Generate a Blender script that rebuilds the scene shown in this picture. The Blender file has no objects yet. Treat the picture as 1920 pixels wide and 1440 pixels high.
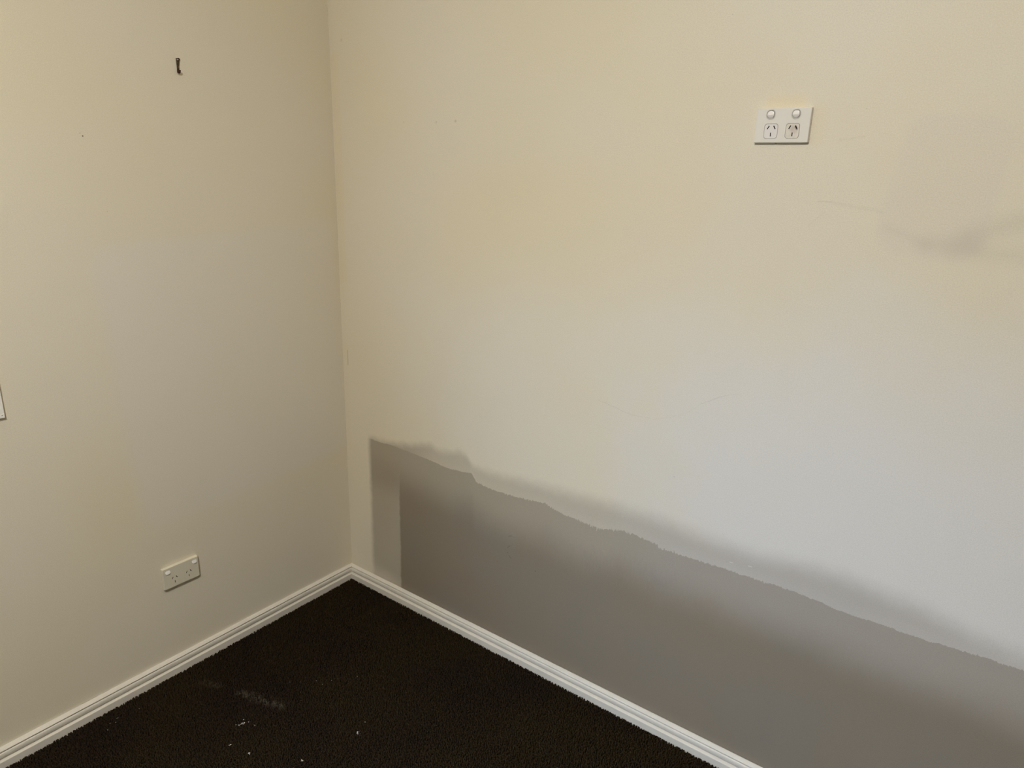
import bpy, bmesh, math, random
from mathutils import Vector, Matrix
import numpy as np

S = bpy.context.scene
COL = S.collection

# ------------------------------------------------------------------ camera
def look_matrix(yaw, pitch, roll):
    cy, sy, cp, sp = math.cos(yaw), math.sin(yaw), math.cos(pitch), math.sin(pitch)
    f = Vector((-sy * cp, cy * cp, -sp)); r = Vector((cy, sy, 0)); u = r.cross(f)
    c, s = math.cos(roll), math.sin(roll)
    r2 = r * c + u * s; u2 = u * c - r * s
    m = Matrix.Identity(4)
    for i in range(3):
        m[i][0] = r2[i]; m[i][1] = u2[i]; m[i][2] = -f[i]
    return m
cd = bpy.data.cameras.new('camera'); cam = bpy.data.objects.new('camera', cd); COL.objects.link(cam)
cd.sensor_fit = 'HORIZONTAL'; cd.sensor_width = 36.0; cd.lens = 1330.06 / 1920 * 36.0
cd.clip_start = 0.02
cam.matrix_world = Matrix.Translation((1.9888, -1.6480, 1.5607)) @ look_matrix(0.63649, 0.28809, 0.02675)
S.camera = cam

# ------------------------------------------------------------------ exposure, world, lights
S.view_settings.view_transform = 'Standard'; S.view_settings.look = 'None'
S.view_settings.gamma = 1.0; S.view_settings.use_curve_mapping = False
S.view_settings.exposure = 0.0
S.cycles.use_denoising = True
S.cycles.max_bounces = 12; S.cycles.diffuse_bounces = 8

SKY = (1.50, 2.08, 3.05); GROUND = (0.18, 0.22, 0.28); WORLD = 6.0
w = bpy.data.worlds.new('world'); S.world = w; w.use_nodes = True
wn = w.node_tree.nodes; wl = w.node_tree.links; wn.clear()
wo = wn.new('ShaderNodeOutputWorld'); wb = wn.new('ShaderNodeBackground'); wb.inputs['Strength'].default_value = WORLD
tc = wn.new('ShaderNodeTexCoord'); sx = wn.new('ShaderNodeSeparateXYZ'); cr = wn.new('ShaderNodeValToRGB')
cr.color_ramp.elements[0].position = 0.585; cr.color_ramp.elements[0].color = (*GROUND, 1)
cr.color_ramp.elements[1].position = 0.625; cr.color_ramp.elements[1].color = (*SKY, 1)
ma = wn.new('ShaderNodeMath'); ma.operation = 'MULTIPLY_ADD'; ma.inputs[1].default_value = 0.5; ma.inputs[2].default_value = 0.5
wl.new(tc.outputs['Generated'], sx.inputs[0]); wl.new(sx.outputs['Z'], ma.inputs[0]); wl.new(ma.outputs[0], cr.inputs[0])
wl.new(cr.outputs[0], wb.inputs['Color']); wl.new(wb.outputs[0], wo.inputs['Surface'])

# the window opening in the left wall, behind the left edge of the picture
WY0, WY1, WZ0, WZ1 = -3.2, -1.45, 0.75, 2.12
pl = bpy.data.lights.new('window_daylight', 'AREA'); pl.shape = 'RECTANGLE'; pl.size = WY1 - WY0; pl.size_y = WZ1 - WZ0
pl.cycles.is_portal = True
po = bpy.data.objects.new('window_daylight', pl); COL.objects.link(po)
po.location = (-0.235, (WY0 + WY1) / 2, (WZ0 + WZ1) / 2); po.rotation_euler = (math.radians(90), 0, math.radians(-90))
LAMP_POS = (1.58, -2.08, 2.70); LAMP_COL = (1.0, 0.993, 0.985); LAMP_STRENGTH = 242.0

# ------------------------------------------------------------------ node helpers
def srgb(r, g, b):
    f = lambda c: (c / 255 / 12.92) if c / 255 <= 0.04045 else ((c / 255 + 0.055) / 1.055) ** 2.4
    return (f(r), f(g), f(b), 1.0)

class NT:
    def __init__(s, nt): s.nt = nt
    def n(s, t, **k):
        x = s.nt.nodes.new(t)
        for a, b in k.items(): setattr(x, a, b)
        return x
    def put(s, sock, v):
        if hasattr(v, 'is_output'): s.nt.links.new(v, sock)
        elif v is not None: sock.default_value = v
    def math(s, op, a, b=None, c=None, clamp=False):
        x = s.n('ShaderNodeMath', operation=op, use_clamp=clamp)
        for i, v in enumerate((a, b, c)):
            if v is not None: s.put(x.inputs[i], v)
        return x.outputs[0]
    def noise(s, vec, scale, detail=2.0, rough=0.5):
        x = s.n('ShaderNodeTexNoise'); s.put(x.inputs['Vector'], vec)
        x.inputs['Scale'].default_value = scale; x.inputs['Detail'].default_value = detail; x.inputs['Roughness'].default_value = rough
        return x.outputs[0]
    def smooth(s, v, a, b, lo=0.0, hi=1.0):
        x = s.n('ShaderNodeMapRange', interpolation_type='SMOOTHSTEP')
        s.put(x.inputs['Value'], v); s.put(x.inputs['From Min'], a); s.put(x.inputs['From Max'], b)
        x.inputs['To Min'].default_value = lo; x.inputs['To Max'].default_value = hi
        return x.outputs[0]
    def lin(s, v, a, b, lo, hi):
        x = s.n('ShaderNodeMapRange'); s.put(x.inputs['Value'], v)
        x.inputs['From Min'].default_value = a; x.inputs['From Max'].default_value = b
        x.inputs['To Min'].default_value = lo; x.inputs['To Max'].default_value = hi
        return x.outputs[0]
    def mix(s, fac, a, b):
        x = s.n('ShaderNodeMix', data_type='RGBA'); s.put(x.inputs['Factor'], fac)
        s.put(x.inputs['A'] if False else x.inputs[6], a); s.put(x.inputs[7], b)
        return x.outputs[2]
    def curve(s, v, pts, ymax):
        """piecewise curve: pts (x 0..1, y 0..ymax)"""
        x = s.n('ShaderNodeFloatCurve'); c = x.mapping.curves[0]
        while len(c.points) > 2: c.points.remove(c.points[1])
        c.points[0].location = (pts[0][0], pts[0][1] / ymax); c.points[1].location = (pts[-1][0], pts[-1][1] / ymax)
        for p in pts[1:-1]: c.points.new(p[0], p[1] / ymax)
        for p in c.points: p.handle_type = 'VECTOR'
        x.mapping.update(); s.put(x.inputs['Value'], v)
        return s.math('MULTIPLY', x.outputs[0], ymax)

def new_mat(name):
    m = bpy.data.materials.new(name); m.use_nodes = True
    return m, NT(m.node_tree), m.node_tree.nodes['Principled BSDF']

# node group: soft rounded box / capsule mask in wall coordinates
g = bpy.data.node_groups.new('soft_box', 'ShaderNodeTree')
for nm, tp in (('Vector', 'NodeSocketVector'), ('Centre', 'NodeSocketVector'), ('Half', 'NodeSocketVector'), ('Angle', 'NodeSocketFloat'), ('Radius', 'NodeSocketFloat'), ('Soft', 'NodeSocketFloat')):
    g.interface.new_socket(nm, in_out='INPUT', socket_type=tp)
g.interface.new_socket('Fac', in_out='OUTPUT', socket_type='NodeSocketFloat')
G = NT(g); gi = G.n('NodeGroupInput'); go = G.n('NodeGroupOutput')
def vm(op, a, b=None):
    x = G.n('ShaderNodeVectorMath', operation=op); G.put(x.inputs[0], a)
    if b is not None: G.put(x.inputs[1], b)
    return x
d = vm('SUBTRACT', gi.outputs['Vector'], gi.outputs['Centre']).outputs[0]
vr = G.n('ShaderNodeVectorRotate', rotation_type='Z_AXIS'); G.put(vr.inputs['Vector'], d)
G.put(vr.inputs['Angle'], G.math('MULTIPLY', gi.outputs['Angle'], -1.0))
q = vm('MAXIMUM', vm('SUBTRACT', vm('ABSOLUTE', vr.outputs[0]).outputs[0], gi.outputs['Half']).outputs[0], (0, 0, 0)).outputs[0]
ln = vm('LENGTH', q).outputs['Value']
lo_ = G.math('SUBTRACT', gi.outputs['Radius'], gi.outputs['Soft']); hi_ = G.math('ADD', gi.outputs['Radius'], gi.outputs['Soft'])
G.put(go.inputs['Fac'], G.math('SUBTRACT', 1.0, G.smooth(ln, lo_, hi_)))
def box(N, vec, c, half, ang=0.0, rad=0.01, soft=0.01):
    x = N.n('ShaderNodeGroup'); x.node_tree = g
    N.put(x.inputs['Vector'], vec); x.inputs['Centre'].default_value = (c[0], c[1], 0)
    x.inputs['Half'].default_value = (half[0], half[1], 10); x.inputs['Angle'].default_value = ang
    x.inputs['Radius'].default_value = rad; x.inputs['Soft'].default_value = soft
    return x.outputs[0]
def seg(N, vec, a, b, wid, soft):
    ax, ay = a; bx, by = b
    return box(N, vec, ((ax + bx) / 2, (ay + by) / 2), (math.hypot(bx - ax, by - ay) / 2, 0), math.atan2(by - ay, bx - ax), wid, soft)

def wall_coords(N, side):
    ge = N.n('ShaderNodeNewGeometry'); sp = N.n('ShaderNodeSeparateXYZ'); N.put(sp.inputs[0], ge.outputs['Position'])
    u = sp.outputs['X'] if side == 'right' else N.math('MULTIPLY', sp.outputs['Y'], -1.0)
    cb = N.n('ShaderNodeCombineXYZ'); N.put(cb.inputs[0], u); N.put(cb.inputs[1], sp.outputs['Z'])
    return cb.outputs[0], u, sp.outputs['Z']
def stipple(N, vec, bs, dark=None):
    """roller-stipple relief"""
    a = N.noise(vec, 420, 2); b = N.noise(vec, 14, 3)
    h = N.math('ADD', N.math('MULTIPLY', a, 0.00035), N.math('MULTIPLY', b, 0.0009))
    bp = N.n('ShaderNodeBump'); bp.inputs['Strength'].default_value = 0.55; bp.inputs['Distance'].default_value = 1.0
    N.put(bp.inputs['Height'], h); N.put(bs.inputs['Normal'], bp.outputs[0])
    return a, b

CREAM = srgb(226, 217, 196)
YELLOW = srgb(226, 215, 187)
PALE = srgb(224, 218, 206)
TAUPE = srgb(139, 126, 107)

# ------------------------------------------------------------------ wall paint: right wall with old taupe panel
def right_wall_mat():
    m, N, bs = new_mat('cream_wall_with_taupe_band'); vec, u, v = wall_coords(N, 'right')
    t = N.math('DIVIDE', u, 2.5)
    jag = N.noise(vec, 160, 2, 0.6); jag2 = N.noise(vec, 30, 3, 0.6); wav = N.noise(vec, 5, 3)
    # vertical streaks of the roller
    mp = N.n('ShaderNodeMapping'); N.put(mp.inputs[0], vec); mp.inputs['Scale'].default_value = (1, 0.18, 1)
    streak = N.noise(mp.outputs[0], 190, 2, 0.6)
    f = lambda pts: [(min(1, x / 2.5), z) for x, z in pts]
    L1 = f([(0, .616), (.12, .618), (.27, .6217), (.3974, .6164), (.4596, .6116), (.53, .608), (.6201, .6198), (.63, .596), (.6878, .5868), (.765, .590), (.834, .5944), (.913, .6037), (.945, .5936), (.982, .5877), (1.105, .5859), (1.173, .6049), (1.277, .597), (1.294, .5895), (1.403, .592), (1.614, .598), (1.694, .5958), (1.754, .590), (1.93, .591), (2.02, .5984), (2.5, .602)])
    L0 = f([(0, .628), (.12, .6254), (.2408, .634), (.35, .655), (.3981, .6697), (.4405, .6785), (.46, .6661), (.53, .6757), (.56, .6873), (.598, .678), (.6174, .656), (.63, .651), (.72, .650), (.8476, .663), (1.138, .680), (1.284, .683), (1.42, .6725), (1.545, .67), (1.637, .683), (1.74, .690), (1.817, .683), (1.916, .674), (2.009, .654), (2.104, .643), (2.5, .643)])
    l1 = N.curve(t, L1, 0.8); l0 = N.curve(t, L0, 0.8)
    amp = N.math('MULTIPLY', N.curve(t, f([(0, .15), (.6, .2), (.66, .5), (.95, .6), (1.05, 1), (1.3, .9), (1.45, .45), (1.8, .3), (2.5, .3)]), 1.0), N.smooth(N.noise(vec, 22, 2), .3, .62, .25, 1.5))
    jj = N.math('ADD', N.math('MULTIPLY', N.math('MULTIPLY', N.math('SUBTRACT', streak, 0.42), 0.032), amp), N.math('MULTIPLY', N.math('SUBTRACT', jag2, 0.5), 0.010))
    vj = N.math('ADD', v, jj)
    d1 = N.math('SUBTRACT', l1, vj)                       # >0 below the sharp roller line
    below = N.smooth(d1, -0.0016, 0.0016)
    deep = N.smooth(N.math('ADD', d1, N.math('MULTIPLY', N.math('SUBTRACT', wav, 0.5), 0.05)), 0.035, 0.20)
    dk = N.math('MULTIPLY', below, N.math('MULTIPLY_ADD', deep, 0.27, 0.71))
    # translucent band between the two lines
    d0 = N.math('SUBTRACT', l0, N.math('ADD', v, N.math('MULTIPLY', N.math('SUBTRACT', jag2, 0.5), 0.018)))
    soft = N.curve(t, f([(0, 1), (.6, 1), (.8, .75), (1.2, .55), (2.5, .5)]), 1.0)
    fade = N.smooth(N.math('MULTIPLY', d0, soft), -0.014, 0.028)
    streak_dip = N.smooth(d1, -0.035, -0.002)              # a lighter streak just above the roller line
    band = N.math('MULTIPLY', fade, N.math('MULTIPLY_ADD', streak_dip, -0.05, 0.46))
    bandx = N.curve(t, f([(0, .2), (.12, .62), (.33, .55), (.45, .36), (.6, .34), (.62, .30), (.9, .36), (1.1, .37), (1.6, .40), (1.8, .40), (2.1, .36), (2.5, .3)]), 1.0)
    band = N.math('MULTIPLY', band, N.math('DIVIDE', bandx, 0.40))
    dk = N.math('MAXIMUM', dk, band)
    # left end: soft vertical edge and a thinner strip beside the solid paint
    ue = N.math('ADD', u, N.math('MULTIPLY', N.math('SUBTRACT', jag2, 0.5), 0.012))
    uv_edge = N.smooth(ue, 0.112, 0.142)
    strip = N.smooth(ue, 0.262, 0.284, 0.0, 1.0)
    strip = N.math('MAXIMUM', strip, N.smooth(v, 0.38, 0.56, 0.65, 1.0))
    low = N.math('SUBTRACT', 1.0, N.smooth(v, 0.06, 0.42))      # the strip gets thinner downwards
    strip = N.mix(N.math('MULTIPLY', low, N.math('SUBTRACT', 1.0, N.smooth(ue, 0.262, 0.284))), strip, (0.56, 0.56, 0.56, 1))
    dk = N.math('MULTIPLY', N.math('MULTIPLY', dk, uv_edge), strip)
    # foot of the strip near the corner fades out over the skirting
    foot = N.math('MULTIPLY', N.math('SUBTRACT', 1.0, N.smooth(ue, 0.19, 0.30)), N.math('SUBTRACT', 1.0, N.smooth(v, 0.06, 0.13)))
    dk = N.math('MULTIPLY', dk, N.math('MULTIPLY_ADD', foot, -0.35, 1.0))
    # cream base with broad tonal drift
    big = N.noise(vec, 1.6, 2); col = N.mix(N.smooth(big, .3, .7), CREAM, YELLOW)
    # old unpainted halo round the outlet and down the corner
    for c, h, a, r, s, k in [((1.479, 1.722), (.030, .002), 0, .012, .010, .30), ((1.552, 1.675), (.002, .03), 0, .01, .01, .18),
                             ((0.020, 1.55), (.010, .36), 0, .01, .008, .20), ((0.016, 0.75), (.006, .2), 0, .008, .006, .12),
                             ((0.9, 1.42), (.35, .09), .05, .08, .08, .15)]:
        col = N.mix(N.math('MULTIPLY', box(N, vec, c, h, a, r, s), k), col, srgb(229, 208, 160))
    # cool daylight put into the wall colour: whiter towards the lower right
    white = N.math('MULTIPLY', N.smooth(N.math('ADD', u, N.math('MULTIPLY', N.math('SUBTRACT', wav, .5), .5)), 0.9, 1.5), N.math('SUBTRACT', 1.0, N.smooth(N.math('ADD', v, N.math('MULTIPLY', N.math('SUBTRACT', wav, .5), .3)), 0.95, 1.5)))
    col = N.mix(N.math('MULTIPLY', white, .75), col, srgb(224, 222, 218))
    # smeared filler patch at the right
    col = N.mix(N.math('MULTIPLY', box(N, vec, (1.80, 1.555), (.045, .085), -.12, .05, .014), .40), col, srgb(219, 208, 192))
    for a, b, wd, so, k in [((1.715, 1.475), (1.79, 1.446), .006, .014, .10), ((1.79, 1.446), (1.87, 1.452), .014, .024, .17), ((1.86, 1.468), (1.95, 1.505), .016, .024, .18),
                            ((1.84, 1.438), (1.98, 1.438), .010, .026, .17), ((1.573, 1.521), (1.600, 1.5205), .0006, .0012, .35), ((1.60, 1.52), (1.70, 1.505), .002, .006, .12),
                            ((1.598, 1.644), (1.645, 1.652), .0008, .003, .16), ((1.56, 1.47), (1.59, 1.50), .0008, .003, .12)]:
        col = N.mix(N.math('MULTIPLY', seg(N, vec, a, b, wd, so), k), col, srgb(168, 164, 146))
    # old repair: fine line of a plaster crack
    crack = [(1.069, .9668), (1.083, .9648), (1.1422, .9516), (1.1829, .9471), (1.2376, .9492), (1.285, .965), (1.3306, .9908), (1.3633, 1.0194), (1.3959, 1.039), (1.4214, 1.054), (1.46, 1.0634)]
    cw = N.n('ShaderNodeVectorMath', operation='ADD')
    nz = N.n('ShaderNodeTexNoise'); N.put(nz.inputs['Vector'], vec); nz.inputs['Scale'].default_value = 60
    sc_ = N.n('ShaderNodeVectorMath', operation='MULTIPLY_ADD'); N.put(sc_.inputs[0], nz.outputs['Color']); sc_.inputs[1].default_value = (.006, .006, 0); sc_.inputs[2].default_value = (-.003, -.003, 0)
    N.put(cw.inputs[0], vec); N.put(cw.inputs[1], sc_.outputs[0]); vw = cw.outputs[0]
    cf = None
    for i, (a, b) in enumerate(zip(crack[:-1], crack[1:])):
        k = .34 if i in (1, 2, 7, 8) else .16
        s_ = N.math('MULTIPLY', seg(N, vw, a, b, .0003, .0011), k); cf = s_ if cf is None else N.math('MAXIMUM', cf, s_)
    col = N.mix(cf, col, srgb(150, 138, 122))
    # scuffs and specks
    for p, r, k in [((.3315, 1.7037), .003, .12), ((.4665, 1.7012), .003, .22), ((.5419, 1.7026), .0035, .30), ((.0589, 1.9548), .004, .18),
                    ((1.3407, 1.9049), .0008, .5), ((1.3107, .8051), .0015, .35), ((1.5983, 1.647), .0008, .3), ((1.640, 1.705), .001, .3), ((1.5976, 1.585), .001, .25)]:
        col = N.mix(N.math('MULTIPLY', box(N, vec, p, (0, 0), 0, r, r * .8), k), col, srgb(130, 116, 96))
    col = N.mix(N.math('MULTIPLY', seg(N, vec, (.0268, .932), (.0262, .880), .0022, .002), .35), col, srgb(150, 128, 100))
    dark = N.mix(N.smooth(N.noise(vec, 3.2, 2), .35, .7), TAUPE, srgb(136, 126, 110))
    for a, b, wd, so, k in [((.774, .4435), (.785, .4485), .0012, .0025, .45), ((.790, .447), (.800, .448), .001, .003, .25), ((.7705, .4015), (.7785, .410), .0007, .0012, .6),
                            ((.7695, .3835), (.7725, .3825), .0007, .001, .75), ((.776, .375), (.786, .3675), .0007, .0014, .45), ((.8818, .3578), (.8819, .3580), .0013, .0008, .9)]:
        dark = N.mix(N.math('MULTIPLY', seg(N, vec, a, b, wd, so), k), dark, srgb(52, 46, 34))
    col = N.mix(dk, col, dark)
    for a, b in [((1.4835, .6165), (1.490, .617)), ((1.531, .623), (1.539, .6235))]:
        col = N.mix(N.math('MULTIPLY', seg(N, vec, a, b, .0008, .0012), .7), col, srgb(235, 230, 218))
    a, b = stipple(N, vec, bs)
    gr = N.lin(a, .3, .7, 0.945, 1.055)
    gm = N.n('ShaderNodeVectorMath', operation='SCALE'); N.put(gm.inputs[0], col); N.put(gm.inputs['Scale'], gr)
    N.put(bs.inputs['Base Color'], gm.outputs[0])
    bs.inputs['Roughness'].default_value = 0.55; bs.inputs['Specular IOR Level'].default_value = 0.25
    return m

def left_wall_mat():
    m, N, bs = new_mat('cream_wall_paint_left'); vec, u, v = wall_coords(N, 'left')
    big = N.noise(vec, 1.3, 2); col = N.mix(N.smooth(big, .3, .7), CREAM, YELLOW)
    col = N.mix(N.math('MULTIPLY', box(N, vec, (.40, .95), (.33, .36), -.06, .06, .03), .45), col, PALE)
    col = N.mix(N.math('MULTIPLY', seg(N, vec, (.02, .0585), (2.0, .0585), .004, .004), .55), col, srgb(240, 232, 214))
    # nail holes
    for p, r, k in [((.7922, 1.6236), .0016, .95), ((.7976, 1.6300), .0012, .35), ((.7575, 1.4383), .001, .3)]:
        col = N.mix(N.math('MULTIPLY', box(N, vec, p, (0, 0), 0, r, r * .5), k), col, srgb(60, 44, 26))
    # hairline gaps over the skirting
    for a, b in [((.9652, .0575), (1.0081, .0575)), ((.932, .0567), (.952, .0567))]:
        col = N.mix(N.math('MULTIPLY', seg(N, vec, a, b, .0003, .0006), .75), col, srgb(90, 74, 52))
    a, b = stipple(N, vec, bs)
    gr = N.lin(a, .3, .7, 0.95, 1.05)
    gm = N.n('ShaderNodeVectorMath', operation='SCALE'); N.put(gm.inputs[0], col); N.put(gm.inputs['Scale'], gr)
    N.put(bs.inputs['Base Color'], gm.outputs[0])
    bs.inputs['Roughness'].default_value = 0.55; bs.inputs['Specular IOR Level'].default_value = 0.25
    return m

def simple(name, col, rough=.5, spec=.4, bump=None, var=0.0, metal=0.0):
    m, N, bs = new_mat(name)
    c = N.n('ShaderNodeTexCoord').outputs['Object']
    base = col
    if var:
        nz = N.noise(c, bump[0] * .2 if bump else 8, 3)
        base = N.mix(N.smooth(nz, .3, .7), tuple(x * (1 - var) for x in col[:3]) + (1,), col)
    N.put(bs.inputs['Base Color'], base)
    bs.inputs['Roughness'].default_value = rough; bs.inputs['Specular IOR Level'].default_value = spec; bs.inputs['Metallic'].default_value = metal
    if bump:
        bp = N.n('ShaderNodeBump'); bp.inputs['Distance'].default_value = bump[1]; N.put(bp.inputs['Height'], N.noise(c, bump[0], 3)); N.put(bs.inputs['Normal'], bp.outputs[0])
    return m

M_RIGHT = right_wall_mat(); M_LEFT = left_wall_mat()
M_PLAIN = simple('taupe_low_bounce_paint', TAUPE, .6, .25, (300, .0003))  # for the unseen walls: dark taupe chosen to cut bounced light
M_CEIL = simple('ceiling_paint', srgb(236, 230, 214), .8, .2, (200, .0003))
M_TRIM = simple('white_gloss_trim_paint', srgb(224, 217, 202), .38, .45, (90, .0004), .05)
M_PLATE = simple('white_outlet_plastic', srgb(229, 223, 211), .32, .5, (150, .0001))
M_PLATE2 = simple('painted_over_outlet_plastic', srgb(222, 214, 191), .45, .4, (150, .0002))
M_ROCK = simple('bright_switch_plastic', srgb(246, 241, 232), .28, .5, (150, .0001))
M_SLOT = simple('dark_slot_cavity', srgb(24, 18, 12), .8, .1)
M_GREYP = simple('grey_switch_surround_plastic', srgb(196, 190, 180), .4, .4)
M_RUST = None

# ------------------------------------------------------------------ mesh helpers
def link_mesh(name, bm, mat, parent=None, smooth=False):
    me = bpy.data.meshes.new(name)
    bmesh.ops.recalc_face_normals(bm, faces=bm.faces) if not getattr(bm, '_norec', False) else None
    bm.to_mesh(me); bm.free(); me.materials.append(mat)
    o = bpy.data.objects.new(name, me); COL.objects.link(o)
    if parent: o.parent = parent
    if smooth:
        for p in me.polygons: p.use_smooth = True
    return o
def box_bm(lo, hi, bm=None, bev=0):
    bm = bm or bmesh.new()
    r = bmesh.ops.create_cube(bm, size=1)
    for v in r['verts']:
        for i in range(3): v.co[i] = lo[i] + (v.co[i] + .5) * (hi[i] - lo[i])
    if bev:
        es = list({e for v in r['verts'] for e in v.link_edges})
        bmesh.ops.bevel(bm, geom=es, offset=bev, segments=2, affect='EDGES', profile=.6)
    return bm
def empty(name, loc, rz=0.0, label=None, cat=None, group=None, kind=None):
    o = bpy.data.objects.new(name, None); COL.objects.link(o); o.location = loc; o.rotation_euler = (0, 0, rz); o.empty_display_size = .05
    tag(o, label, cat, group, kind); return o
def tag(o, label=None, cat=None, group=None, kind=None):
    if label: o['label'] = label
    if cat: o['category'] = cat
    if group: o['group'] = group
    if kind: o['kind'] = kind
    return o

# ------------------------------------------------------------------ room shell
RX, RY, RZ, TH = 4.0, -3.9, 2.70, 0.12
def struct(name, bm, mat, label):
    return tag(link_mesh(name, bm, mat), label, None, None, 'structure')
bm = bmesh.new()
for lo, hi in [((-.24, RY, -.1), (0, WY0, RZ)), ((-.24, WY1, -.1), (0, TH, RZ)), ((-.24, WY0, -.1), (0, WY1, WZ0)), ((-.24, WY0, WZ1), (0, WY1, RZ))]: box_bm(lo, hi, bm)
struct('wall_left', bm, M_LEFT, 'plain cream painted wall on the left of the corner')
struct('wall_right', box_bm((0, 0, -.1), (RX, TH, RZ)), M_RIGHT, 'cream wall right of the corner with a dark taupe painted band along its foot')
struct('wall_far_side', box_bm((RX, RY, -.1), (RX + TH, TH, RZ)), M_PLAIN, 'unseen wall facing the left wall, made taupe to cut bounced light')
struct('wall_behind', box_bm((-TH, RY - TH, -.1), (RX + TH, RY, RZ)), M_PLAIN, 'unseen wall behind the viewer, made taupe to cut bounced light')
struct('ceiling', box_bm((-TH, RY - TH, RZ), (RX + TH, TH, RZ + .1)), M_CEIL, 'white painted ceiling')

# carpet
def carpet_mat(name, pile):
    m, N, bs = new_mat(name)
    ge = N.n('ShaderNodeNewGeometry'); pos = ge.outputs['Position']
    sp = N.n('ShaderNodeSeparateXYZ'); N.put(sp.inputs[0], pos); cb = N.n('ShaderNodeCombineXYZ'); N.put(cb.inputs[0], sp.outputs[0]); N.put(cb.inputs[1], sp.outputs[1]); v = cb.outputs[0]
    n1 = N.noise(v, 2.6, 3); n2 = N.noise(v, 300, 2)
    c = N.mix(N.smooth(n1, .3, .7), srgb(47, 37, 28), srgb(54, 44, 27))
    c = N.mix(N.smooth(n2, .35, .65), N.mix(.45, c, srgb(14, 10, 7)), c)
    dust = N.math('MULTIPLY', N.math('MAXIMUM', seg(N, v, (.255, -.665), (.395, -.620), .012, .016), N.math('MULTIPLY', seg(N, v, (.12, -.71), (.17, -.69), .008, .012), .6)), N.smooth(N.noise(v, 60, 3), .38, .62))
    c = N.mix(N.math('MULTIPLY', dust, .22), c, srgb(150, 140, 118))
    N.put(bs.inputs['Base Color'], c); bs.inputs['Roughness'].default_value = .95; bs.inputs['Specular IOR Level'].default_value = .04
    bs.inputs['Sheen Weight'].default_value = 0.0
    if not pile:
        bp = N.n('ShaderNodeBump'); bp.inputs['Distance'].default_value = .004; N.put(bp.inputs['Height'], N.noise(v, 260, 3)); N.put(bs.inputs['Normal'], bp.outputs[0])
    return m
struct('floor', box_bm((-TH, RY - TH, -.12), (RX + TH, TH, -.004)), carpet_mat('carpet_backing', False), 'floor under the dark brown carpet')

def carpet_pile():
    rng = np.random.default_rng(4)
    sp = .0052
    xs = np.arange(.019, 2.45, sp); ys = np.arange(-.019, -1.75, -sp)
    X, Y = np.meshgrid(xs, ys); X = X.ravel(); Y = Y.ravel()
    keep = (X * .80 - Y * .62) < 1.75           # a little more than the picture shows of the floor
    X, Y = X[keep], Y[keep]; n = len(X)
    X = X + rng.normal(0, sp * .28, n); Y = Y + rng.normal(0, sp * .28, n)
    X = np.maximum(X, .0165); Y = np.minimum(Y, -.0165); wall = np.clip((np.minimum(X, -Y) - .018) / .015, 0, 1)
    # low-frequency nap direction
    a = 2.2 + 1.6 * np.sin(X * 3.1 + 1.3 * np.sin(Y * 4)) + rng.normal(0, 1.0, n)
    lean = .0016 + .0014 * rng.random(n); lx = np.cos(a) * lean; ly = np.sin(a) * lean
    h = .0036 + .0014 * rng.random(n) + wall * (.0004 + .0018 * rng.random(n)); r0 = .0021 + .0010 * rng.random(n); rot = rng.random(n) * 6.28
    V = np.zeros((n, 9, 3)); k = 0
    for lev, (hz, rr, lf) in enumerate([(-.005, .8, 0), (.55, 1.2, .5), (1.0, .85, 1.0)]):
        for j in range(3):
            an = rot + j * 2.0944 + lev * .5
            V[:, k, 0] = X + np.cos(an) * r0 * rr + lx * lf; V[:, k, 1] = Y + np.sin(an) * r0 * rr + ly * lf
            V[:, k, 2] = -.004 + (h + .002) * hz if lev else -.0045
            k += 1
    F = []
    for lev in range(2):
        for j in range(3):
            a0 = lev * 3 + j; a1 = lev * 3 + (j + 1) % 3
            F.append((a0, a1, a1 + 3)); F.append((a0, a1 + 3, a0 + 3))
    F.append((6, 7, 8)); F = np.array(F)
    faces = (F[None] + (np.arange(n) * 9)[:, None, None]).reshape(-1, 3)
    me = bpy.data.meshes.new('carpet_pile')
    me.vertices.add(n * 9); me.vertices.foreach_set('co', V.reshape(-1).astype(np.float32))
    me.loops.add(faces.size); me.loops.foreach_set('vertex_index', faces.reshape(-1).astype(np.int32))
    me.polygons.add(len(faces)); me.polygons.foreach_set('loop_start', (np.arange(len(faces)) * 3).astype(np.int32))
    me.update(calc_edges=True); me.materials.append(carpet_mat('dark_brown_carpet_pile', True))
    o = bpy.data.objects.new('carpet', me); COL.objects.link(o)
    tag(o, 'dark brown cut pile carpet covering the floor up to the white skirtings', 'carpet', None, 'stuff')
    print('tufts', n)
carpet_pile()

# ------------------------------------------------------------------ skirting boards: (distance from wall, height)
PROFILE = [(0, .0565), (.003, .0560), (.0115, .0512), (.0122, .0503), (.0121, .0492), (.0068, .0488), (.0066, .0458), (.0104, .0450), (.0126, .0432),
           (.0136, .0402), (.0139, .0370), (.0136, .0335), (.0126, .0302), (.0112, .0287), (.0084, .0280), (.0084, .0262), (.0112, .0257), (.0172, .0230),
           (.0181, .0222), (.0182, .0210), (.0182, -.004), (.0, -.004)]
def skirting(name, side, length, gap, label):
    bm = bmesh.new(); a = []; b = []
    for d, z in PROFILE:
        s0 = d + .0003                               # mitred at the corner
        dd = d + gap
        if side == 'right': a.append(bm.verts.new((s0, -dd, z))); b.append(bm.verts.new((length, -dd, z)))
        else: a.append(bm.verts.new((dd, -s0, z))); b.append(bm.verts.new((dd, -length, z)))
    n = len(a)
    for i in range(n):
        j = (i + 1) % n; bm.faces.new((a[i], a[j], b[j], b[i]))
    bm.faces.new(a); bm.faces.new(list(reversed(b)))
    o = struct(name, bm, M_TRIM, label)
    return o
skirting('baseboard_right', 'right', RX, .0017, 'white grooved skirting board under the taupe band')
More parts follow.
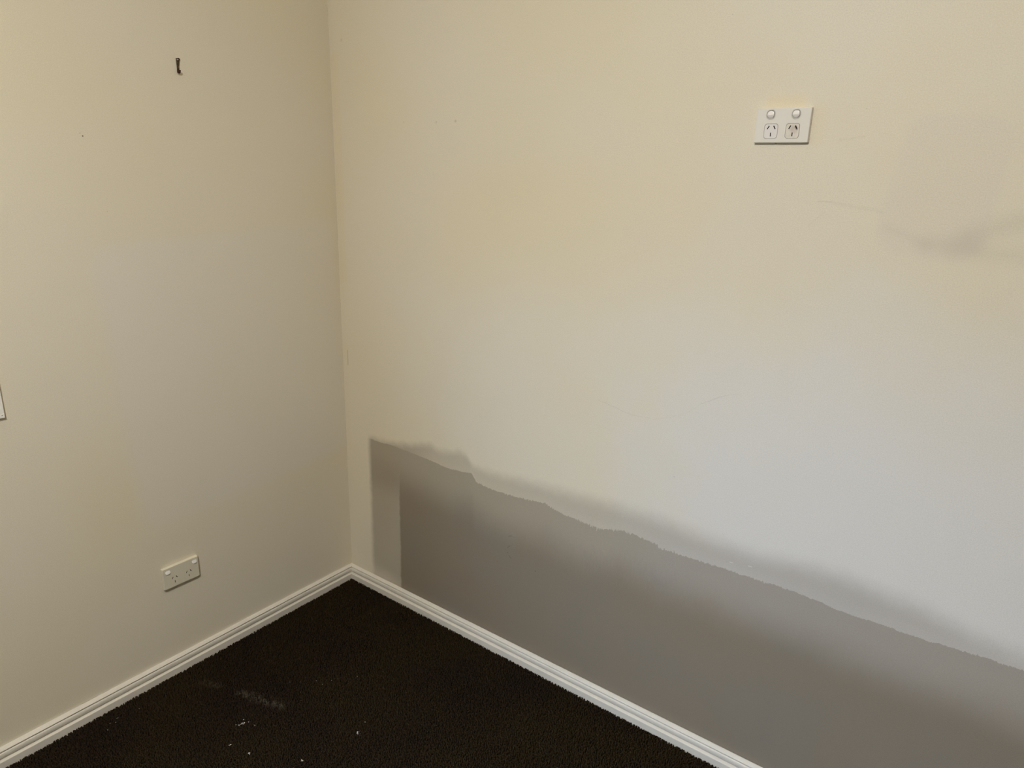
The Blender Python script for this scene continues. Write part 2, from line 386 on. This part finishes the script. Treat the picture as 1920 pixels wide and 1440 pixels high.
skirting('baseboard_left', 'left', -RY, 0.0, 'white grooved skirting board along the left wall')

# ------------------------------------------------------------------ window in the left wall, out of the picture to the left
win = empty('window_1', (0, (WY0 + WY1) / 2, WZ0), 0, 'white framed window in the left wall', None, None, 'structure')
def wpart(name, lo, hi, mat, parent=win, bev=.002):
    o = link_mesh(name, box_bm(lo, hi, None, bev), mat); o.parent = parent
    o.matrix_parent_inverse = parent.matrix_world.inverted() if parent is not win else Matrix.Translation(-Vector(win.location)); return o
fw = .045
for lo, hi in [((-.22, WY0, WZ0), (-.17, WY1, WZ0 + fw)), ((-.22, WY0, WZ1 - fw), (-.17, WY1, WZ1)), ((-.22, WY0, WZ0 + fw), (-.17, WY0 + fw, WZ1 - fw)), ((-.22, WY1 - fw, WZ0 + fw), (-.17, WY1, WZ1 - fw)),
               ((-.215, (WY0 + WY1) / 2 - .02, WZ0 + fw), (-.175, (WY0 + WY1) / 2 + .02, WZ1 - fw))]:
    wpart('window_frame', lo, hi, M_TRIM)
m, N, bs = new_mat('clear_window_glass'); N.nt.nodes.remove(bs)
tr = N.n('ShaderNodeBsdfTransparent'); gl = N.n('ShaderNodeBsdfGlossy'); gl.inputs['Roughness'].default_value = .02; fr = N.n('ShaderNodeFresnel'); mx = N.n('ShaderNodeMixShader')
mx.inputs[0].default_value = .05; N.nt.nodes.remove(fr); N.put(mx.inputs[1], tr.outputs[0]); N.put(mx.inputs[2], gl.outputs[0]); N.put(N.nt.nodes['Material Output'].inputs[0], mx.outputs[0])
ym = (WY0 + WY1) / 2
for y0, y1 in [(WY0 + fw, ym - .02), (ym + .02, WY1 - fw)]: wpart('glass_pane', (-.197, y0, WZ0 + fw), (-.193, y1, WZ1 - fw), m, bev=0)
for lo, hi in [((0, WY0 - .06, WZ1), (.016, WY1 + .06, WZ1 + .06)), ((0, WY0 - .06, WZ0 - .06), (.016, WY1 + .06, WZ0)), ((0, WY0 - .06, WZ0), (.016, WY0, WZ1)), ((0, WY1, WZ0), (.016, WY1 + .06, WZ1))]:
    wpart('architrave', lo, hi, M_TRIM)

# ceiling lamp (out of the picture, overhead)
lamp = empty('ceiling_light', (LAMP_POS[0], LAMP_POS[1], RZ), 0, 'round frosted ceiling light above the carpet', 'ceiling light')
bm = bmesh.new(); bmesh.ops.create_cone(bm, cap_ends=True, segments=48, radius1=.17, radius2=.17, depth=.025)
o = link_mesh('base', bm, M_TRIM, lamp); o.location = (0, 0, -.0125)
bm = bmesh.new(); bmesh.ops.create_uvsphere(bm, u_segments=48, v_segments=20, radius=.15)
bmesh.ops.delete(bm, geom=[v for v in bm.verts if v.co.z > .001], context='VERTS')
for v in bm.verts: v.co.z *= .5
me_, NE, be = new_mat('lit_frosted_glass'); be.inputs['Emission Color'].default_value = (*LAMP_COL, 1); be.inputs['Emission Strength'].default_value = LAMP_STRENGTH; be.inputs['Base Color'].default_value = (.9, .88, .8, 1)
o = link_mesh('diffuser', bm, me_, lamp, True); o.location = (0, 0, -.025)

# ------------------------------------------------------------------ power outlets
def rrect(cx, cy, hw, hh, r, n=6):
    pts = []
    for qx, qy, a0 in ((1, 1, 0), (-1, 1, 90), (-1, -1, 180), (1, -1, 270)):
        for i in range(n + 1):
            a = math.radians(a0 + 90 * i / n); pts.append((cx + qx * (hw - r) + r * math.cos(a), cy + qy * (hh - r) + r * math.sin(a)))
    return pts
def rotrect(cx, cy, l, wd, ang):
    c, s = math.cos(ang), math.sin(ang)
    return [(cx + a * c - b * s, cy + a * s + b * c) for a, b in ((l, wd), (-l, wd), (-l, -wd), (l, -wd))]
def holed_plate(outer, holes, z, depth_hole, skirt):
    """front face at height z with real openings; skirt = list of (grow, z) loops for the edge"""
    bm = bmesh.new()
    def loop(p, zz): return [bm.verts.new((x, y, zz)) for x, y in p]
    def edges(l): return [bm.edges.new((l[i], l[(i + 1) % len(l)])) for i in range(len(l))]
    lo = loop(outer, z); es = edges(lo); hl = []
    for h in holes: l = loop(h, z); es += edges(l); hl.append((l, h))
    bmesh.ops.triangle_fill(bm, edges=es, use_beauty=True, use_dissolve=False)
    n = len(outer); cx = sum(p[0] for p in outer) / n; cy = sum(p[1] for p in outer) / n
    prev = lo
    for grow, zz in skirt:
        cur = []
        for x, y in outer:
            dx, dy = x - cx, y - cy
            hx = max(abs(p[0] - cx) for p in outer); hy = max(abs(p[1] - cy) for p in outer)
            cur.append(bm.verts.new((cx + dx * (hx + grow) / hx, cy + dy * (hy + grow) / hy, zz)))
        for i in range(n): bm.faces.new((prev[i], prev[(i + 1) % n], cur[(i + 1) % n], cur[i]))
        prev = cur
    for l, h in hl:
        c = [bm.verts.new((x, y, z - depth_hole)) for x, y in h]; m_ = len(h)
        for i in range(m_): bm.faces.new((l[(i + 1) % m_], l[i], c[i], c[(i + 1) % m_]))
    for f in bm.faces: f.normal_update()
    for f in bm.faces:
        if abs(f.normal.z) > .99 and f.normal.z < 0: f.normal_flip()
    return bm
mm = .001
def outlet(loc, rz, label, upper):
    # local frame: x along the wall, y out of the wall is -Y (rotated), built in xy plane then stood up
    root = empty('power_outlet', loc, rz, label, 'power outlet')
    stand = Matrix.Rotation(math.radians(90), 4, 'X')         # local (x, y, z) -> (x, -z, y)
    def part(name, bm, mat, parent, smooth=False, label=None):
        bm.transform(stand); o = link_mesh(name, bm, mat, parent, smooth)
        if label: o['label'] = label
        return o
    W, H, D = 57.6 * mm, 35.4 * mm, (9 if upper else 10.5) * mm
    face = M_PLATE if upper else M_PLATE2
    sockets = [(-22.8, -11.3), (22.8, -11.3)]
    swc = [(-26.7, 22.3), (26.7, 22.3)] if upper else [(-42.0, 21.2), (44.0, 21.2)]
    srad = (9.6, 10.2, 8.6) if upper else (8.3, 5.9, 5.0)
    holes = [rrect(x * mm, y * mm, 14.6 * mm, 15.4 * mm, 6.0 * mm) for x, y in sockets] + [rrect(x * mm, y * mm, srad[0] * mm, srad[1] * mm, srad[2] * mm) for x, y in swc]
    bm = holed_plate(rrect(0, 0, W - 1.6 * mm, H - 1.6 * mm, 1.6 * mm, 4), holes, D, 4 * mm,
                     [(.5 * mm, D - .15 * mm), (1.0 * mm, D - .7 * mm), (1.5 * mm, D - 2.2 * mm), (1.9 * mm, .0)])
    part('faceplate', bm, face, root)
    bm = box_bm((-W + 2 * mm, -H + 2 * mm, .0002), (W - 2 * mm, H - 2 * mm, D - 4.0 * mm)); part('mounting_block', bm, M_SLOT if upper else face, root)
    for k, (x, y) in enumerate(sockets):
        g_ = .62 if upper else .15
        slots = [rotrect((x - 6.3) * mm, (y + 7.6) * mm, 3.9 * mm, 1.15 * mm, math.radians(60)), rotrect((x + 6.9) * mm, (y + 7.6) * mm, 3.9 * mm, 1.15 * mm, math.radians(120)), rotrect((x + .2) * mm, (y - 6.9) * mm, 3.9 * mm, 1.05 * mm, math.radians(90))]
        mt = face if not upper else (M_INSERT if k == 0 else M_BURNT)
        bm = holed_plate(rrect(x * mm, y * mm, (14.6 - g_) * mm, (15.4 - g_) * mm, 5.8 * mm), slots, D + .15 * mm, 3.6 * mm, [(.0, D - 3.9 * mm)])
        s = part('socket_face', bm, mt, root, label='discoloured socket face with a scorched right slot' if (upper and k == 1) else None)
        for sl in slots:
            bm = bmesh.new(); vs = [bm.verts.new((a, b, D - .3 * mm)) for a, b in sl]; lw_ = [bm.verts.new((a, b, D - 3.7 * mm)) for a, b in sl]
            bm.faces.new(vs); bm.faces.new(lw_[::-1])
            for i in range(4): bm.faces.new((vs[i], lw_[i], lw_[(i + 1) % 4], vs[(i + 1) % 4]))
            part('pin_slot', bm, M_SLOT, s)
    for x, y in swc:
        if upper:
            # recessed well, then the rocker tipped with its top half proud
            bm = bmesh.new(); outer = rrect(x * mm, y * mm, 9.3 * mm, 9.9 * mm, 8.4 * mm, 8); inner = rrect(x * mm, y * mm, 8.3 * mm, 8.9 * mm, 7.6 * mm, 8)
            o1 = [bm.verts.new((a, b, D + .2 * mm)) for a, b in outer]; i1 = [bm.verts.new((a, b, D + .1 * mm)) for a, b in inner]
            o0 = [bm.verts.new((a, b, D - 3.9 * mm)) for a, b in outer]; i0 = [bm.verts.new((a, b, D - 2.5 * mm)) for a, b in inner]
            n = len(outer)
            for i in range(n):
                j = (i + 1) % n
                bm.faces.new((o1[i], o1[j], i1[j], i1[i])); bm.faces.new((o0[i], o0[j], o1[j], o1[i])); bm.faces.new((i1[i], i1[j], i0[j], i0[i]))
            bm.faces.new(i0)
            sw = part('switch_surround', bm, M_GREYP, root)
            a_, b_, r_ = 7.1, 7.3, 6.0; cyo = .4
        else:
            sw = root; a_, b_, r_ = 7.9, 5.4, 4.8; cyo = 0
        # rocker: stack of rounded outlines; top surface slopes
        tilt = (lambda t: (.9 - .4 * t) * mm if t > -.15 else (.96 + (t + .15) * 3.9) * mm) if upper else (lambda t: (.5 - 1.5 * t) * mm)
        bm = bmesh.new(); rings = []
        for sc_, zz in ((1.0, D - 3.4 * mm), (1.0, D + .6 * mm), (.95, D + 1.3 * mm), (.80, D + 1.6 * mm)):
            pts = rrect(0, 0, a_ * sc_ * mm, b_ * sc_ * mm, r_ * sc_ * mm, 8)
            ring = []
            for px, py in pts:
                ty = py / (b_ * mm)
                zz2 = zz
                if zz > D: zz2 = zz + tilt(ty)
                ring.append(bm.verts.new((x * mm + px, (y + cyo) * mm + py, zz2)))
            rings.append(ring)
        n = len(rings[0])
        for r0, r1 in zip(rings[:-1], rings[1:]):
            for i in range(n): bm.faces.new((r0[i], r0[(i + 1) % n], r1[(i + 1) % n], r1[i]))
        # cap in rows across the rocker, so the fold stays crisp
        rows = {}
        for vtx in rings[-1]: rows.setdefault(round(vtx.co.y, 7), []).append(vtx)
        rows = [sorted(rows[k_], key=lambda q_: q_.co.x) for k_ in sorted(rows)]
        for ra, rb in zip(rows[:-1], rows[1:]):
            f4 = [ra[0], ra[-1], rb[-1], rb[0]]; f4 = [q_ for n_, q_ in enumerate(f4) if q_ not in f4[:n_]]
            if len(f4) > 2: bm.faces.new(f4)
        rk = part('switch_rocker', bm, M_ROCK, sw)
    # cable-side screw notch seen under the upper plate
    if upper:
        bm = box_bm((-12 * mm, -H - .55 * mm, 1.5 * mm), (-9 * mm, -H + .8 * mm, 4 * mm)); part('release_notch', bm, M_SLOT, root)
    return root

M_INSERT = simple('clean_socket_plastic', srgb(231, 225, 218), .3, .5)
m, N, bs = new_mat('scorched_socket_plastic'); c = N.n('ShaderNodeTexCoord').outputs['Object']
sp = N.n('ShaderNodeSeparateXYZ'); N.put(sp.inputs[0], c); cb = N.n('ShaderNodeCombineXYZ'); N.put(cb.inputs[0], sp.outputs['X']); N.put(cb.inputs[1], sp.outputs['Z']); v = cb.outputs[0]
col = N.mix(N.smooth(N.noise(v, 120, 3), .35, .65), srgb(229, 219, 206), srgb(218, 210, 194))
col = N.mix(N.math('MULTIPLY', box(N, v, (.0245, -.0075), (.003, .002), -.5, .004, .004), .35), col, srgb(170, 150, 138))
col = N.mix(N.math('MULTIPLY', box(N, v, (.0305, -.0055), (.0008, .003), .5, .0012, .0012), .7), col, srgb(110, 70, 52))
N.put(bs.inputs['Base Color'], col); bs.inputs['Roughness'].default_value = .35; M_BURNT = m

outlet((1.4794, -.0004, 1.6747), 0, 'white double power outlet high on the right wall, ringed switches above its sockets', True)
outlet((.0004, -.6834, .3370), math.radians(90), 'cream double power outlet low on the left wall above the skirting', False)

# ------------------------------------------------------------------ rusty picture hook
M_RUST, N, bs = new_mat('rusty_brown_metal'); c = N.n('ShaderNodeTexCoord').outputs['Object']
sp = N.n('ShaderNodeSeparateXYZ'); N.put(sp.inputs[0], c)
rc = N.mix(N.smooth(sp.outputs['Z'], .006, .016), srgb(88, 46, 34), srgb(98, 80, 52))
rc = N.mix(N.smooth(N.noise(c, 500, 3), .4, .65), rc, srgb(40, 26, 14))
N.put(bs.inputs['Base Color'], rc); bs.inputs['Roughness'].default_value = .6; bs.inputs['Metallic'].default_value = .35
hk = empty('picture_hook', (0, -.5228, 1.7985), 0, 'small rusty brown metal hook nailed high on the left wall', 'hook')
def ribbon(pts, th, widths, centres=None):
    """pts: (x out of wall, z); width along y"""
    bm = bmesh.new(); rings = []
    for i, (x, z) in enumerate(pts):
        a = pts[max(0, i - 1)]; b = pts[min(len(pts) - 1, i + 1)]; t = Vector((b[0] - a[0], b[1] - a[1])).normalized(); nx, nz = -t.y, t.x
        wd = widths[i]; cy = centres[i] if centres else 0
        rings.append([bm.verts.new((x + s * nx * th / 2, cy + e * wd / 2, z + s * nz * th / 2)) for s, e in ((1, 1), (1, -1), (-1, -1), (-1, 1))])
    for r0, r1 in zip(rings[:-1], rings[1:]):
        for i in range(4): bm.faces.new((r0[i], r0[(i + 1) % 4], r1[(i + 1) % 4], r1[i]))
    bm.faces.new(rings[0]); bm.faces.new(rings[-1][::-1]); bmesh.ops.recalc_face_normals(bm, faces=bm.faces)
    return bm
pts = [(.0014, .0385), (.0014, .033), (.0015, .027), (.0016, .020), (.0018, .013), (.0022, .007), (.0034, .0025), (.0058, .0008), (.0084, .0020), (.0098, .0055), (.0102, .0088)]
wds = [.0085, .0088, .0080, .0062, .0058, .0058, .0060, .0062, .0064, .0068, .0072]
cen = [0, 0, -.0003, -.0010, -.0015, -.0020, -.0024, -.0027, -.0028, -.0028, -.0026]
link_mesh('hook_strip', ribbon(pts, .0014, wds, cen), M_RUST, hk)
bm = bmesh.new(); bmesh.ops.create_uvsphere(bm, u_segments=12, v_segments=8, radius=.0022)
M_NAIL = simple('worn_steel_nail', srgb(196, 176, 142), .4, .5, None, 0, .5)
o = link_mesh('nail_head', bm, M_NAIL, hk, True); o.location = (.0030, -.0008, .0352)
bm = bmesh.new(); bmesh.ops.create_cone(bm, cap_ends=True, segments=14, radius1=.0038, radius2=.0032, depth=.0030)
bm.transform(Matrix.Rotation(math.radians(90), 4, 'Y')); o = link_mesh('nail_collar', bm, M_RUST, hk); o.location = (.0024, .0022, .0362)

# ------------------------------------------------------------------ framed board at the left edge of the picture
FY, FZ, FW, FH, FD = -1.0668, .9520, .30, .22, .0085
fb = empty('framed_board', (0, FY - FW / 2, FZ), 0, 'white framed board on the left wall at the left edge of the picture', 'framed board')
def fpart(name, lo, hi, mat, bev):
    o = link_mesh(name, box_bm(lo, hi, None, bev), mat, fb); return o
r = .011
for lo, hi in [((.0003, -FW / 2, 0), (FD, FW / 2, r)), ((.0003, -FW / 2, FH - r), (FD, FW / 2, FH)), ((.0003, -FW / 2, r), (FD, -FW / 2 + r, FH - r)), ((.0003, FW / 2 - r, r), (FD, FW / 2, FH - r))]:
    fpart('frame_rail', lo, hi, M_ROCK, .0012)
fpart('panel', (.0003, -FW / 2 + r, r), (.0055, FW / 2 - r, FH - r), simple('pale_grey_panel', srgb(205, 200, 192), .5, .4), 0)
bm = bmesh.new(); bmesh.ops.create_cone(bm, cap_ends=True, segments=12, radius1=.0010, radius2=.0009, depth=.0006); bm.transform(Matrix.Rotation(math.radians(90), 4, 'Y'))
o = link_mesh('screw', bm, simple('dull_screw', srgb(120, 104, 82), .5, .5), fb); o.location = (FD + .0002, FW / 2 - .0058, .0068)

# ------------------------------------------------------------------ plaster crumbs on the carpet
M_CRUMB = simple('white_plaster_dust', srgb(205, 198, 188), .8, .3)
def crumbs(name, label, centre, n, rad, size, seed, ang=0, ratio=.5):
    rn = random.Random(seed); bm = bmesh.new()
    for i in range(n):
        d = abs(rn.gauss(0, .5)) * rad; a = rn.random() * 6.28
        ux, uy = d * math.cos(a), d * math.sin(a) * ratio
        x = ux * math.cos(ang) - uy * math.sin(ang); y = ux * math.sin(ang) + uy * math.cos(ang)
        s = size * 1.35 * (.4 + .8 * rn.random())
        r_ = bmesh.ops.create_icosphere(bm, subdivisions=1, radius=s)
        k = [rn.uniform(.6, 1.3) for _ in range(3)]
        for v in r_['verts']:
            j = rn.uniform(.75, 1.2); v.co = Vector((v.co.x * k[0] * j + x, v.co.y * k[1] * j + y, v.co.z * .8 * j + .0035))
    o = link_mesh(name, bm, M_CRUMB); o.location = (centre[0], centre[1], 0.0)
    tag(o, label, 'plaster crumbs', None, 'stuff')
crumbs('plaster_crumbs', 'largest scatter of white plaster crumbs on the dark carpet, nearest the left skirting', (.369, -.734), 14, .022, .0014, 1, 1.0, .45)
crumbs('plaster_crumbs', 'two tight white plaster crumbs just right of the largest scatter', (.400, -.718), 2, .004, .0015, 2)
crumbs('plaster_crumbs', 'faint plaster crumbs below the largest scatter, towards the left', (.414, -.802), 5, .010, .0011, 3)
crumbs('plaster_crumbs', 'loose plaster crumbs at the bottom of the picture, left of centre of the carpet', (.480, -.790), 6, .014, .0013, 4, .6)
crumbs('plaster_crumbs', 'few grey plaster crumbs at the bottom edge in the middle of the carpet', (.615, -.711), 3, .008, .0012, 5)
crumbs('plaster_crumbs', 'small cluster of white plaster crumbs nearest the right skirting', (.660, -.552), 8, .011, .0013, 6, .9)
crumbs('plaster_crumbs', 'thin trail of plaster crumbs above the cluster nearest the right skirting', (.644, -.510), 3, .006, .0010, 7)
crumbs('plaster_crumbs', 'pair of tiny white plaster crumbs close to the room corner', (.148, -.043), 2, .006, .0010, 8)
crumbs('plaster_crumbs', 'sprinkle of fine plaster specks along the left skirting', (.070, -.960), 7, .11, .0008, 9, -1.2, .3)
crumbs('plaster_crumbs', 'sparse fine plaster specks in the middle of the carpet', (.43, -.45), 9, .24, .0008, 10, .9, .6)
